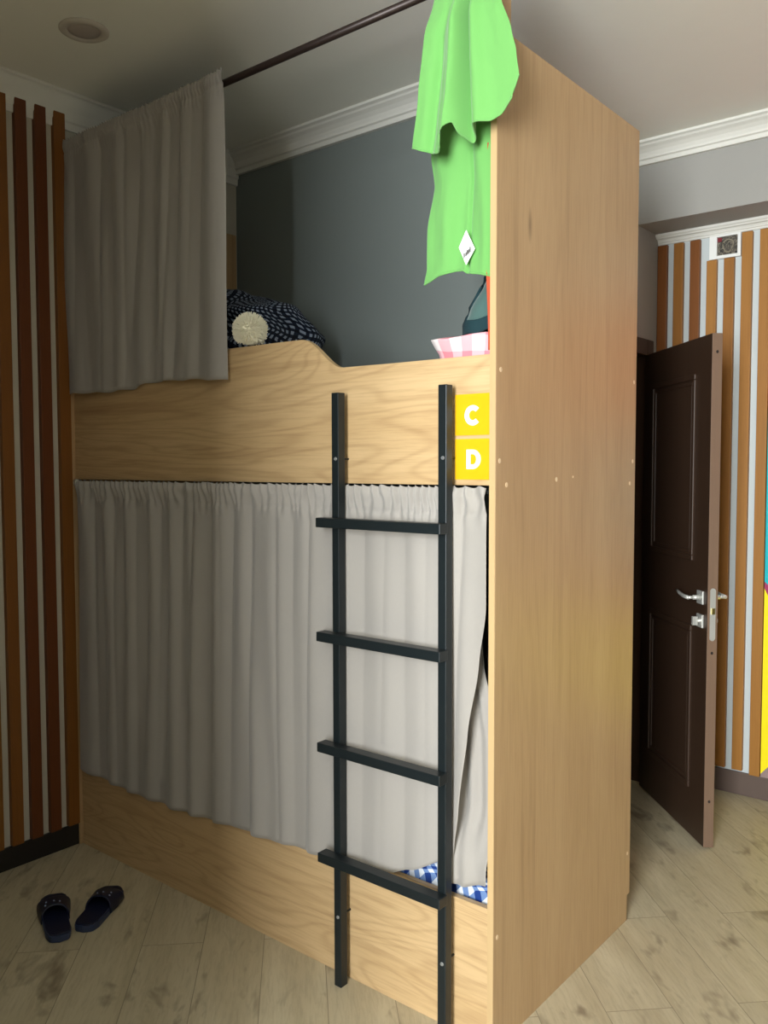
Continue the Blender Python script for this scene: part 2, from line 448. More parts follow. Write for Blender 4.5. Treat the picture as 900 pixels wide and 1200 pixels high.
# ------------------------------------------------------------------ wall vent
vt = thing('wall_vent', 'small white-framed square wall vent with dark mottled inside above two short slats', 'vent', (1.785, YS, 2.49))
bm = bmesh.new(); vx0, vx1, vz0, vz1 = 1.716, 1.853, 2.427, 2.531
box(bm, vx0, vx0 + .033, YS - .02, YS, vz0, vz1); box(bm, vx1 - .014, vx1, YS - .02, YS, vz0, vz1)
box(bm, vx0 + .033, vx1 - .014, YS - .02, YS, vz0, vz0 + .014); box(bm, vx0 + .033, vx1 - .014, YS - .02, YS, vz1 - .008, vz1)
obj('frame', bm, M['white'], vt, bevel=.001)
q = Nt('vent_mottle', .6)
v = q.coord()
vo = q.n('ShaderNodeTexVoronoi'); vo.inputs['Scale'].default_value = 60; q.l(v, vo.inputs['Vector'])
c = q.ramp(q.noise(v, 75, 4, .7, 1.5), [(.38, lin(20, 20, 18)), (.52, lin(84, 78, 68)), (.68, lin(170, 160, 140))])
q.base(c)
obj('grille', B(vx0 + .033, vx1 - .014, YS - .008, YS - .001, vz0 + .014, vz1 - .008), q.m, vt)
bm = bmesh.new(); cx, cz = 1.795, 2.482
tube(bm, [(cx + .022 * math.cos(t) * (1 + .15 * math.sin(3 * t)), YS - .009, cz + .028 * math.sin(t)) for t in [k * 2 * PI / 22 for k in range(23)]], .0035, 8)
obj('fan_ring', bm, flat('vent_cream', (136, 128, 110), .6), vt, smooth=True)
obj('filter_tab', B(1.7500, 1.768, YS - .012, YS - .006, 2.503, 2.521), flat('vent_red', (120, 24, 36), .6), vt)

# ------------------------------------------------------------------ mural on the far wall
bm = bmesh.new(); mx = 1.983; mw = 3.6
def poly(pts, mi): prism(bm, pts, YS - .016, YS, lambda a, b, d: (a, d, b), mi)
poly([(mx, 1.75), (2.5, 1.66), (mw, 1.9), (mw, 2.45), (mx, 2.2)], 0)                    # red
poly([(mx, .985), (2.12, .86), (2.6, 1.2), (2.5, 1.66), (mx, 1.75)], 1)                 # turquoise
poly([(mx, .985), (mx, .955), (2.10, .72), (2.3, .8), (2.12, .86)], 2)                  # plum
poly([(mx, .955), (mx, .12), (2.10, .26), (2.10, .72)], 3)                           # yellow
poly([(mx, .12), (mx, .106), (mw, .106), (mw, .3), (2.10, .26)], 4)
poly([(2.10, .26), (mw, .3), (mw, .8), (2.3, .8), (2.10, .72)], 3)
poly([(2.12, .86), (2.3, .8), (mw, .8), (mw, 1.9), (2.5, 1.66), (2.6, 1.2)], 2)
o = obj('wall_mural', bm, [M['red'], M['teal'], M['magenta'], M['mural_yellow'], M['mauve']], origin=(mx, YS, .1))
tag(o, 'geometric mural in red, turquoise and yellow at right of far wall slats', 'mural')

# ------------------------------------------------------------------ ceiling light
cl = thing('ceiling_light', 'round flush ceiling light, switched off, above the left wall slats', 'light', (.505, -.225, CEIL))
def lathe(prof, c, seg=40):
    bm = bmesh.new(); V = []
    for r, z in prof: V.append([bm.verts.new((c[0] + r * math.cos(2 * PI * k / seg), c[1] + r * math.sin(2 * PI * k / seg), c[2] + z)) for k in range(seg)])
    for a, b in zip(V, V[1:]):
        for k in range(seg): bm.faces.new([a[k], a[(k + 1) % seg], b[(k + 1) % seg], b[k]])
    bm.faces.new(V[0]); bm.faces.new(V[-1]); bmesh.ops.recalc_face_normals(bm, faces=bm.faces); return bm
obj('trim_ring', lathe([(.078, 0), (.078, -.004), (.07, -.009), (.052, -.008), (.05, -.003)], (.505, -.225, CEIL)), flat('lamp_ring', (196, 188, 178), .5), cl, smooth=True)
obj('diffuser', lathe([(.051, -.001), (.05, -.005), (.03, -.007)], (.505, -.225, CEIL)), flat('lamp_diffuser', (176, 166, 160), .4), cl, smooth=True)

# ------------------------------------------------------------------ bunk bed
bed = thing('bunk_bed', 'tall light oak double bunk bed built between left wall and doorway', 'bed', (0, 0, 0))
YP = -.012; PT = 2.555; HT = 2.735
def panel(x0, x1, name, label, notch):
    """side panel: low top with a raised horn at the front"""
    prof = [(YP, 0), (W - (.018 if notch else 0), 0)]
    if notch: prof += [(W - .018, .085)]
    prof += ([(W, .085)] if notch else []) + [(W, PT), (.062, PT), (.05, PT + .012), (.05, HT), (YP, HT)]
    bm = bmesh.new(); prism(bm, prof, x0, x1, lambda a, b, d: (d, a, b))
    return obj(name, bm, M['oak_panel'], bed, bevel=.0015, label=label)
pr_ = panel(1.922, L, 'end_panel', 'wide light brown oak end panel facing right', True)
for nm, (y0, y1, z0, z1) in {'edge_band': (YP - .0012, YP, 0, HT)}.items():
    obj(nm, B(1.9225, 1.9395, y0, y1, z0, z1), M['oak_edge'], pr_)
obj('edge_band', B(1.9225, 1.9395, W, W + .0012, .086, PT), M['oak_edge'], pr_)
pl_ = panel(.002, .02, 'end_panel', 'oak end panel against the left wall', False)
obj('edge_band', B(.0025, .0195, YP - .0012, YP, 0, HT), M['oak_edge'], pl_)
for (y, z) in ((.01, 1.737), (.006, 1.512), (.040, 1.452), (.302, 1.462), (.792, 1.443), (.815, 1.765), (.812, 1.513), (.811, .227), (.006, .297), (.4, 1.468)):
    bm = bmesh.new(); r = .0055 if y != .4 else .003
    prism(bm, [(y + r * math.cos(t * PI / 8), z + r * 1.15 * math.sin(t * PI / 8)) for t in range(16)], L - .0005, L + .0009, lambda a, b, d: (d, a, b))
    obj('screw_cap', bm, M['cap'], pr_)
# front boards
top = [(.0205, 1.872), (.9, 1.874), (1.2, 1.872), (1.262, 1.871)]
for k in range(1, 13):
    t = k / 12; s = t * t * (3 - 2 * t)
    top.append((1.262 + .163 * t, 1.871 - (1.871 - 1.778) * s))
top += [(1.6, 1.776), (1.9215, 1.775)]
prof = [(.0205, 1.451), (1.9215, 1.451)] + top[::-1]
bm = bmesh.new(); prism(bm, prof, 0, .018, lambda a, b, d: (a, d, b))
gb = obj('guard_board', bm, M['oak_board'], bed, label='upper oak guard board with a stepped curved top')
bm = bmesh.new(); pts = [(x, z) for x, z in top]
for (xa, za), (xb, zb) in zip(pts, pts[1:]):
    v = [bm.verts.new(p) for p in ((xa, -.0004, za), (xb, -.0004, zb), (xb, .0184, zb), (xa, .0184, za), (xa, -.0004, za + .0012), (xb, -.0004, zb + .0012), (xb, .0184, zb + .0012), (xa, .0184, za + .0012))]
    for f in ((4, 5, 6, 7), (0, 1, 5, 4), (2, 3, 7, 6)): bm.faces.new([v[i] for i in f])
obj('edge_band', bm, M['oak_edge'], gb)
obj('front_board', B(.0205, 1.9215, 0, .018, .0, .365), M['oak_board'], bed, bevel=.001, label='lower oak front board reaching the floor')
obj('bunk_base', B(.0205, 1.9215, .018, W - .023, 1.452, 1.51), M['oak_board'], bed, label='underside and base of the upper bunk')
obj('bunk_base', B(.0205, 1.9215, .018, W - .023, .14, .2), M['oak_board'], bed)
obj('back_board', B(XD + .002, 1.9215, W - .022, W - .004, 0, PT - .02), M['oak_panel'], bed, label='oak board closing the back of the bed beside the doorway')
def softbox(name, x0, x1, y0, y1, z0, z1, mat, parent=None, r=.03, **k):
    bm = B(x0, x1, y0, y1, z0, z1)
    bmesh.ops.bevel(bm, geom=list(bm.edges) , offset=r, segments=5, affect='EDGES', profile=.6)
    uvl = bm.loops.layers.uv.verify()
    for f in bm.faces:
        for lp in f.loops:
            c = lp.vert.co
            lp[uvl].uv = (c.x, c.z + c.y)
    return obj(name, bm, mat, parent, smooth=True, origin=((x0 + x1) / 2, (y0 + y1) / 2, z0), **k)
tag(softbox('mattress', .03, 1.915, .03, W - .03, 1.511, 1.65, M['mattress']), 'pale mattress on the upper bunk behind the guard board', 'mattress')
# lower mattress with gingham sheet, gently wrinkled
bm = bmesh.new()
def fm(u, v):
    a = 2 * PI * v; 
    x = .035 + u * 1.878
    cy, cz, hy, hz = .42, .32, .388, .122
    c, s = math.cos(a), math.sin(a); pw = .28
    y = cy + hy * math.copysign(abs(c) ** pw, c); z = cz + hz * math.copysign(abs(s) ** pw, s)
    w = .006 * nz(x * 9, v * 14) + .004 * nz(x * 25, v * 30)
    k = 1 - sst(0, .01, u) * sst(0, .01, 1 - u)
    return Vector((x, y + w * (1 if c < 0 else 0) + (cy - y) * k * .05, z + w + (cz - z) * k * .05))
grid(bm, fm, 240, 64, uvs=lambda u, v: (u * 1.88, v * 1.75))
bmesh.ops.remove_doubles(bm, verts=bm.verts, dist=1e-5)
tag(obj('mattress', bm, M['gingham'], smooth=True, origin=(.97, .4, .2)), 'lower bunk mattress in a blue and white gingham sheet, peeking under the curtain', 'mattress')

# curtain rods (part of the bed)
bm = bmesh.new(); tube(bm, [(.021, .012, 2.712), (1.9215, .012, 2.712)], .011, 12)
rdu = obj('curtain_rod', bm, M['rod'], bed, smooth=True, label='dark rod across the top of the upper bunk')
bm = bmesh.new(); tube(bm, [(.021, .010, 1.434), (1.9215, .010, 1.434)], .008, 12)
rd = obj('curtain_rod', bm, M['black_metal'], bed, smooth=True, label='black rod under the upper board')
bm = bmesh.new(); tube(bm, [(.021, .004, 1.437), (.036, .004, 1.437)], .016, 16)
obj('rod_bracket', bm, M['chrome'], rd, smooth=True)
bm = bmesh.new(); tube(bm, [(.021, .012, 2.712), (.034, .012, 2.712)], .018, 16)
obj('rod_bracket', bm, M['chrome'], rdu, smooth=True)

# letter plates
def plate(z0, z1, name): return obj('letter_plate', B(1.812, 1.9185, -.002, 0, z0, z1), M['yellow'], bed, label='yellow plate with white letter ' + name)
pc = plate(1.577, 1.681, 'C'); pd_ = plate(1.465, 1.568, 'D')
def arc(cx, cz, rx, rz, a0, a1, n=28): return [(cx + rx * math.cos(math.radians(a0 + (a1 - a0) * k / n)), cz + rz * math.sin(math.radians(a0 + (a1 - a0) * k / n))) for k in range(n + 1)]
bm = bmesh.new(); cx, cz = 1.8665, 1.627
o_ = arc(cx, cz, .0245, .0255, 42, 318); i_ = arc(cx, cz, .0115, .0125, 318, 42)
vo_ = [[bm.verts.new((p[0], d, p[1])) for p in o_] for d in (-.0035, -.002)]
vi_ = [[bm.verts.new((p[0], d, p[1])) for p in i_[::-1]] for d in (-.0035, -.002)]
for k in range(28):
    bm.faces.new([vo_[0][k], vo_[0][k + 1], vi_[0][k + 1], vi_[0][k]])
    bm.faces.new([vo_[0][k], vo_[1][k], vo_[1][k + 1], vo_[0][k + 1]])
    bm.faces.new([vi_[0][k], vi_[0][k + 1], vi_[1][k + 1], vi_[1][k]])
bmesh.ops.recalc_face_normals(bm, faces=bm.faces)
obj('letter', bm, M['letter'], pc)
bm = bmesh.new(); cz = 1.5165; x0 = 1.848
o_ = [(x0, cz - .0245)] + arc(x0 + .019, cz, .0235, .0245, -90, 90, 20) + [(x0, cz + .0245)]
i_ = [(x0 + .0125, cz - .013)] + arc(x0 + .019, cz, .0105, .013, -90, 90, 20) + [(x0 + .0125, cz + .013)]
for d in (-.0035,):
    a = [bm.verts.new((p[0], d, p[1])) for p in o_]; b = [bm.verts.new((p[0], d, p[1])) for p in i_]
    a2 = [bm.verts.new((p[0], -.002, p[1])) for p in o_]
    n = len(o_)
    for k in range(n):
        j = (k + 1) % n
        bm.faces.new([a[k], a[j], b[j], b[k]]); bm.faces.new([a[k], a2[k], a2[j], a[j]])
bmesh.ops.recalc_face_normals(bm, faces=bm.faces)
obj('letter', bm, M['letter'], pd_)

# ------------------------------------------------------------------ ladder
ld = thing('bunk_ladder', 'black metal ladder with four rungs leaning flat against the bunk front', 'ladder', (1.63, -.04, 0))
for x0 in (1.431, 1.797):
    r = obj('rail', B(x0, x0 + .026, -.056, -.028, 0, 1.704), M['black_metal'], ld, bevel=.002)
    for z in (1.52, .207):
        bm = bmesh.new(); tube(bm, [(x0 + .015, -.0555, z), (x0 + .015, -.0585, z)], [.0055, .004], 12)
        obj('screw', bm, M['screw'], r)
        bm = bmesh.new(); tube(bm, [(x0 + .013, -.028, z), (x0 + .013, 0, z)], .003, 8)
        obj('bolt', bm, M['black_metal'], r)
for z in (1.356, 1.034, .717, .397):
    obj('rung', B(1.401, 1.829, -.092, -.056, z - .027, z), M['black_metal'], ld, bevel=.002)

# ------------------------------------------------------------------ curtains
def curtain(name, label, xl, xr_f, ztop, hem, creases, y0, seed, nu=420, nv=90, rough=1.0, ruf=.010, med=.006, depth=.015, rod=.012, seam=.075):
    bm = bmesh.new()
    def f(u, v):
        v = v ** 1.35
        zb = hem(u)
        z = ztop + (zb - ztop) * v
        x = xl(u, z) if callable(xl) else xl
        x = xr_f(u, z)
        d = ztop - z
        head = 1 - sst(.02, seam + .05, d)
        y = y0
        # gathered ruffles
        y += ruf * head * math.sin(2 * PI * (u * 62 + 1.6 * nz(u * 9, seed)) + 2.5 * nz(u * 30, d * 16, seed)) * (.65 + .5 * nz(u * 23, seed + 5))
        z += -.003 * head * math.sin(2 * PI * (u * 62 + 1.6 * nz(u * 9, seed)) + 1.0)
        # tunnel round the rod
        y += -.004 * math.exp(-((d - .022) / .014) ** 2) + .004 * math.exp(-((d - seam) / .004) ** 2) * head
        # broad soft panels of cloth between narrow creases
        body = sst(.01, .10, d)
        y += med * (.3 + body) * nz(u * 8 + seed, v * 1.3, seed) + .0009 * body * nz(u * 40, v * 6, seed)
        acc = 0
        for (xt, xb, st, sb) in creases:
            dx = x - (xt + (xb - xt) * v)
            w = .020 + .012 * v
            ww = w * (1.5 if dx < 0 else .75)
            acc += (st + (sb - st) * v) * math.exp(-(math.sqrt(dx * dx + .000030) - .0055) / ww)
        dl = 1 + .9 * (1 - sst(1.25, 1.42, x)) if ztop < 2 else 1.25
        y -= .006 * (dl - 1) * body
        y += depth * dl * min(1.2, acc) * (.35 + .65 * body)
        y += .3 * depth * dl * body * math.sin(2 * PI * (x * 7.5 + .6 * nz(x * 3, v, seed)))
        inn = (sst(.37, .44, z) * (1 - sst(1.36, 1.43, z)) if ztop < 2 else sst(1.88, 1.96, z) * (1 - sst(2.6, 2.69, z)))
        lim = -.0035 + .022 * inn
        y = lim + .003 - math.log1p(math.exp(min(40, (lim + .003 - y) / .0012))) * .0012 if y > lim - .02 else y
        return Vector((x, y, z))
    grid(bm, f, nu, nv)
    o = obj(name, bm, M['curtain'], smooth=True, solid=.0012, origin=((xr_f(0, ztop) + xr_f(1, ztop)) / 2, y0, ztop))
    return tag(o, label, 'curtain')

cr_up = [(.09, .09, .5, .3), (.262, .246, .8, .5), (.411, .382, .8, .5), (.50, .423, .6, .8), (.54, .447, 1, .8), (.583, .485, .8, 1), (.621, .525, 1.1, 1.1),
         (.668, .595, .8, .5), (.722, .655, 1, 1.1), (.797, .74, .3, .3), (.844, .80, .7, .4)]
hem_up = [(0, 1.778), (.17, 1.776), (.25, 1.772), (.42, 1.776), (.5, 1.79), (.62, 1.792), (.8, 1.786), (1, 1.772)]
curtain('privacy_curtain', 'taupe curtain drawn to the left of the upper bunk', None, lambda u, z: .030 + u * (.925 + .004 * (2.7 - z) - .0),
        2.732, lambda u: interp(hem_up, u) + .002 * math.sin(u * 40), cr_up, -.030, 3.0, nu=360, ruf=.004, med=.008, depth=.018, seam=.045)

cr_lo = [(.155, .166, 1, .4), (.215, .22, .5, .2), (.283, .28, 1, .4), (.35, .34, 1, .6), (.43, .41, .5, .2), (.50, .46, .8, .3), (.57, .52, .8, .2), (.625, .547, 1.1, 1.2), (.70, .66, .5, .1),
         (.762, .70, 1, .3), (.848, .822, 1.1, 1), (.90, .88, .4, .1), (.953, .92, .8, .3), (1.042, 1.012, 1.1, 1.1), (1.158, 1.16, .7, .6), (1.23, 1.22, .4, .1), (1.31, 1.27, .8, .9), (1.40, 1.38, .4, .2),
         (1.513, 1.50, .5, .4), (1.59, 1.57, .5, .5), (1.66, 1.65, .3, .5), (1.73, 1.72, .6, .4), (1.845, 1.80, 1.3, .8)]
hem_lo = [(.045, .311), (.15, .307), (.3, .296), (.45, .297), (.543, .297), (.6, .303), (.8, .308), (.93, .318), (1.08, .323), (1.25, .334), (1.392, .346), (1.44, .352), (1.5, .358), (1.58, .36), (1.65, .366), (1.72, .372), (1.80, .40), (1.92, .47)]
edge_lo = [(.38, .135), (.5, .098), (.6, .082), (.82, .052), (1.0, .022), (1.14, 0), (1.5, 0)]
def xlo(u, z):
    xl = .060 - .015 * sst(1.4, .4, z)
    x = xl + u * (1.9185 - xl)
    return x - interp(edge_lo, z) * sst(.62, 1, u)
curtain('privacy_curtain', 'wide taupe curtain gathered on the rod across the lower bunk, behind the ladder', None, xlo, 1.447,
        lambda u: interp(hem_lo, .045 + u * 1.875), cr_lo, -.021, 8.0, nu=640, nv=110, ruf=.011, med=.006, depth=.013, seam=.068)
# second narrow curtain hanging behind, next to the end panel
bm = bmesh.new()
def f2(u, v):
    z = 1.42 + (interp([(0, .40), (.5, .405), (1, .43)], u) - 1.42) * v
    xr2 = interp([(.4, 1.917), (.78, 1.916), (.86, 1.900), (.98, 1.868), (1.15, 1.850), (1.45, 1.845)], z)
    xl2 = 1.76
    x = xl2 + u * (xr2 - xl2)
    y = .003 + .004 * math.sin(u * 16 + 1.5 * v) + .003 * nz(u * 5, v * 3)
    y += .045 * sst(.46, .62, z) - .012 * (1 - sst(.46, .6, z)) + .008 * math.sin(u * 19 + 2) * sst(.45, .6, z)
    return Vector((x, y, z))
grid(bm, f2, 60, 60)
tag(obj('privacy_curtain', bm, M['curtain'], smooth=True, solid=.0012, origin=(1.86, .0, 1.42)),
    'narrow taupe curtain tail beside the end panel, tucked behind the wide lower curtain', 'curtain')

# ------------------------------------------------------------------ green towel over the rod
tw = thing('green_towel', 'bright lime green towel slung over the upper rod at the end panel', 'towel', (1.86, 0, 2.72))
hemf = [(0, 2.300), (.12, 2.286), (.28, 2.27), (.335, 2.275), (.37, 2.318), (.44, 2.328), (.5, 2.30), (.55, 2.286), (.60, 2.302), (.645, 2.312), (.8, 2.309), (.88, 2.318), (.95, 2.345), (1, 2.395)]
xlf = [(2.30, 1.711), (2.42, 1.728), (2.55, 1.745), (2.66, 1.764), (2.72, 1.770)]
xrf = [(2.30, 2.0), (2.345, 2.012), (2.395, 2.019), (2.45, 2.011), (2.50, 1.998), (2.59, 1.967), (2.655, 1.94), (2.70, 1.915), (2.73, 1.912)]
hemb = [(0, 1.980), (.08, 1.984), (.25, 1.996), (.45, 2.002), (.56, 2.000), (.62, 1.992), (.75, 1.985), (1, 1.972)]
xlb = [(1.98, 1.689), (2.02, 1.700), (2.12, 1.704), (2.226, 1.725), (2.306, 1.712), (2.5, 1.74), (2.72, 1.770)]
def ft(u, v):
    # v 0..0.45 front hem up to rod, 0.45..0.55 over, 0.55..1 down the back
    ZT = 2.726
    if v < .42:
        k = v / .42; z0 = interp(hemf, u); z = z0 + (ZT - z0) * k
        x0, x1 = interp(xlf, z), interp(xrf, z); dn = 1 - k
        x0 += .013 * sst(0, .3, dn); x1 += .013 * sst(0, .2, dn); x = x0 + u * (x1 - x0)
        y = -.022 - .044 * sst(0, .4, dn)
        cx = 1.880 + .006 * dn
        w = .008 + .010 * dn
        g = math.exp(-((x - cx) / w) ** 2)
        y += .044 * g * sst(0, .35, dn) - .020 * math.exp(-((x - cx - 2.2 * w) / (1.6 * w)) ** 2) * sst(0, .4, dn) - .022 * math.exp(-((x - cx + 2.2 * w) / (1.5 * w)) ** 2) * sst(0, .4, dn)
        y += .018 * math.exp(-((x - 1.775 - .06 * k) / .014) ** 2) * sst(.1, .6, dn)
        y += -.014 * math.exp(-((u - .36) / .05) ** 2) * sst(.5, 1, dn)
        y += .004 * nz(u * 4, z * 6, 2) + .0015 * nz(u * 14, z * 20)
        y = -.0175 - math.log1p(math.exp(min(40, (-.0175 - y) / .004))) * .004
        return Vector((x, y, z))
    if v < .5:
        a = PI * (v - .42) / .08
        x0, x1 = interp(xlf, 2.72), interp(xrf, 2.73); x = x0 + u * (x1 - x0)
        return Vector((x, .0125 - .0325 * math.cos(a), ZT + .018 * math.sin(a)))
    k = (v - .5) / .5; z1 = interp(hemb, u); z = ZT + (z1 - ZT) * k
    x0 = interp(xlb, z); x = x0 + u * (1.908 - x0)
    y = .045 - .020 * sst(0, .3, k)
    y += .008 * math.sin(u * 11 + 2.4 * k + 2 * nz(u * 3, k * 2)) * sst(.1, .8, k) + .010 * nz(u * 5, k * 2.5, 3) * sst(.1, .8, k) + .010 * math.exp(-((u - .68 + .05 * k) / .03) ** 2)
    return Vector((x, y, z))
bm = bmesh.new(); grid(bm, ft, 150, 220)
twc = obj('towel_cloth', bm, M['towel'], tw, smooth=True, solid=.0016)
# hem piping along both ends
bm = bmesh.new()
tube(bm, [ft(k / 90, 0) for k in range(91)], .0022, 6)
obj('hem', bm, M['towel'], twc, smooth=True)
bm = bmesh.new(); tube(bm, [ft(k / 90, 1) for k in range(91)], .0022, 6)
obj('hem', bm, M['towel'], twc, smooth=True)
# care tag
bm = bmesh.new()
ty = .008
pts = [(1.838, 2.093), (1.862, 2.044), (1.838, 2.006), (1.818, 2.052)]
prism(bm, pts, ty - .0006, ty + .0004, lambda a, b, d: (a, d + (a - 1.838) * .15, b))
tg = obj('care_tag', bm, M['letter'], tw, label='white diamond-turned care tag')
bm = bmesh.new()
for k in range(7):
    a = 1.8315 + k * .0030; z = 2.023 + k * .0022
    box(bm, a, a + (.0012 if k % 2 else .0018), ty - .0030, ty - .0008 + (a - 1.838) * .15, z, z + .010 + .003 * (k % 3 == 0))
obj('barcode', bm, flat('print_grey', (110, 108, 104), .8), tg)

# ------------------------------------------------------------------ things on the upper bunk
# hanging teal mesh top
gm = thing('hanging_mesh_top', 'dark teal banded grey mesh top hanging below the green towel inside the bunk', 'clothing', (1.87, .1, 1.85))
def fg(u, v):
    z = 2.34 + (1.880 + .012 * math.cos(2 * PI * u) - 2.34) * v
    w = interp([(1.85, .074), (1.90, .064), (1.97, .042), (2.0, .033), (2.06, .028), (2.4, .02)], z)
    cx = 1.914 - w
    a = 2 * PI * u
    return Vector((cx + w * math.cos(a), .11 + w * .75 * math.sin(a) + .006 * math.sin(3 * a + v * 4), z + .004 * math.sin(5 * a)))
bm = bmesh.new(); grid(bm, fg, 48, 50, closed_u=True)
gcl = obj('mesh_body', bm, M['mesh_fab'], gm, smooth=True, solid=.002)
bm = bmesh.new()
def fg2(u, v):
    p = fg(u, 1.0); p.z -= .034 * v; c = Vector((1.86, .11, p.z)); 
    p.x = 1.840 + (p.x - 1.840) * (1.03 - .02 * v); p.x = min(p.x, 1.917); p.x -= .004; return p
grid(bm, fg2, 48, 6, closed_u=True)
obj('hem_band', bm, M['dark_teal'], gm, smooth=True, solid=.007)
bm = bmesh.new(); tube(bm, [Vector((fg(.5, k / 20).x - .001, .098, fg(.5, k / 20).z)) for k in range(21)], [.006] * 21, 8)
obj('side_seam', bm, M['dark_teal'], gm, smooth=True)
bm = bmesh.new()
tube(bm, [(1.9215, .11, 2.345), (1.905, .11, 2.35), (1.885, .11, 2.36)], .004, 8)
obj('clothes_hook', bm, M['chrome'], bed, smooth=True)
# orange cloth
bm = bmesh.new()
def fo(u, v):
    z = 2.30 + (1.79 - 2.30) * v
    return Vector((1.9165 - .026 * (1 - u) - .003 * math.sin(v * 5) * (1 - u), .022 + .024 * u + .003 * math.sin(v * 8), z))
grid(bm, fo, 14, 40)
tag(obj('hanging_orange_cloth', bm, M['orange'], smooth=True, solid=.003, origin=(1.905, .06, 1.8)), 'thin strip of orange cloth hanging against the inside of the end panel', 'clothing')
# pink pillow
def pillow(cx, cy, cz, hx, hy, hz, pinch=.5, seed=0):
    bm = bmesh.new()
    def f(u, v):
        a = 2 * PI * u; b = PI * (v - .5)
        ca, sa = math.cos(a), math.sin(a); sq = 1 / max(abs(ca), abs(sa)) ** .78
        r = math.cos(b) ** .5 if math.cos(b) > 0 else 0
        x = hx * r * ca * sq; y = hy * r * sa * sq
        edge = max(abs(x) / hx, abs(y) / hy)
        z = hz * math.copysign(abs(math.sin(b)) ** .9, math.sin(b)) * (1 - pinch * min(1, edge) ** 4)
        z += .01 * nz(x * 9 + seed, y * 9, z * 4)
        return Vector((cx + x, cy + y, cz + z))
    grid(bm, f, 64, 32, closed_u=True, uvs=lambda u, v: (math.cos(2 * PI * u) * v * hx * 2, math.sin(2 * PI * u) * v * hy * 2))
    bmesh.ops.remove_doubles(bm, verts=bm.verts, dist=1e-5)
    return bm
bm = bmesh.new()
def fp_(u, v):
    a = 2 * PI * u; 
    t = v   # 0 bottom centre .. 1 top rim
    prof_r = interp([(0, 0.0), (.15, .6), (.4, .86), (.8, .93), (1, 1.0)], t) if t < 1 else 1
    z = interp([(0, 1.653), (.15, 1.654), (.4, 1.70), (.8, 1.80), (1, 1.838)], t)
    ca, sa = math.cos(a), math.sin(a); sq = 1 / max(abs(ca), abs(sa)) ** .7
    x = 1.795 + .100 * prof_r * ca * sq; y = .20 + .155 * prof_r * sa * sq
    if ca < 0: x += -.022 * (-ca) * sst(.72, 1, t)
    x = min(x, 1.912)
    z += .006 * nz(x * 18, y * 14)
    return Vector((x, y, z))
grid(bm, fp_, 64, 24, closed_u=True, uvs=lambda u, v: (u * 1.0, v * .25))
V_top = [v for v in bm.verts if False]
def fp2(u, v):
    p = fp_(u, 1.0); c = Vector((1.79, .20, 1.835)); q_ = p.lerp(c, v); q_.z += .012 * math.sin(PI * min(1, v * 1.2)) ; return q_
grid(bm, fp2, 64, 8, closed_u=True, uvs=lambda u, v: (u * 1.0, .25 + v * .2))
bmesh.ops.remove_doubles(bm, verts=bm.verts, dist=1e-4)
tag(obj('small_pillow', bm, M['pinkcheck'], smooth=True, origin=(1.79, .2, 1.651)), 'small pink and white pillow just above the guard board by the end panel', 'pillow')
# checked duvet bundle
bm = bmesh.new()
def fbuv(u, v):
    p = fb(u, v); return (p.x * 1.2, (p.z + .5 * p.y) * 1.2)
def fb(u, v):
    a = 2 * PI * u; b = PI * (v - .5)
    d = Vector((math.cos(a) * math.cos(b), math.sin(a) * math.cos(b), math.sin(b)))
    x = .55 + .30 * math.copysign(abs(d.x) ** .55, d.x); y = .40 + .24 * math.copysign(abs(d.y) ** .7, d.y)
    top_ = interp([(.3, 2.10), (.5, 2.17), (.60, 2.16), (.68, 2.11), (.80, 2.11), (.86, 2.085), (.90, 2.05)], x)
    if d.z > 0: z = 1.80 + (top_ - 1.80) * abs(d.z) ** .42
    else: z = 1.80 - .149 * abs(d.z) ** .5
    k = sst(-.9, .2, d.z)
    y += .045 * k * nz(x * 7, z * 9, 1) + .030 * k * math.sin(z * 34 - x * 12 + 2 * nz(x * 5, z * 5))
    x += .02 * k * nz(y * 9, z * 11, 4) + .012 * k * math.sin(z * 40)
    z += .016 * k * nz(x * 11, y * 11, 2) * (1 if d.z > 0 else 0)
    return Vector((x, y, z))
grid(bm, fb, 160, 90, closed_u=True, uvs=lambda u, v: (u * 2.7, v * 1.35))
bmesh.ops.remove_doubles(bm, verts=bm.verts, dist=1e-5)
tag(obj('folded_duvet', bm, M['navycheck'], smooth=True, origin=(.7, .4, 1.651)), 'crumpled duvet in navy and white check piled at left of the upper bunk', 'duvet')
# pompom
pp = thing('pompom', 'fluffy cream pompom resting on the edge of the upper guard board', 'pompom', (1.032, .012, 1.876))
pcn = Vector((1.032, .004, 1.924))
bm = bmesh.new(); bmesh.ops.create_icosphere(bm, subdivisions=3, radius=.041, matrix=Matrix.Translation(pcn))
core = obj('core', bm, M['cream'], pp, smooth=True)
bm = bmesh.new()
for k in range(1300):
    z = 1 - 2 * (k + .5) / 1300; a = k * 2.39996; r = math.sqrt(1 - z * z)
    d = Vector((r * math.cos(a), r * math.sin(a), z)); d = (d + Vector((random.uniform(-.12, .12),) * 3)).normalized()
    ln = .058 * (1 - .12 * random.random())
    if d.z < -.75: ln = .046
    s = d.cross(Vector((.3, .2, 1))).normalized(); t = d.cross(s)
    p0 = pcn + d * .036; p1 = pcn + d * ln
    q_ = [bm.verts.new(p0 + s * .0022), bm.verts.new(p0 + t * .0022), bm.verts.new(p0 - s * .0022), bm.verts.new(p0 - t * .0022)]
    q2 = [bm.verts.new(p1 + s * .0012), bm.verts.new(p1 + t * .0012), bm.verts.new(p1 - s * .0012), bm.verts.new(p1 - t * .0012)]
    for i in range(4): bm.faces.new([q_[i], q_[(i + 1) % 4], q2[(i + 1) % 4], q2[i]])
    bm.faces.new(q2)
tag(obj('yarn_strands', bm, M['cream'], pp), kind='stuff')

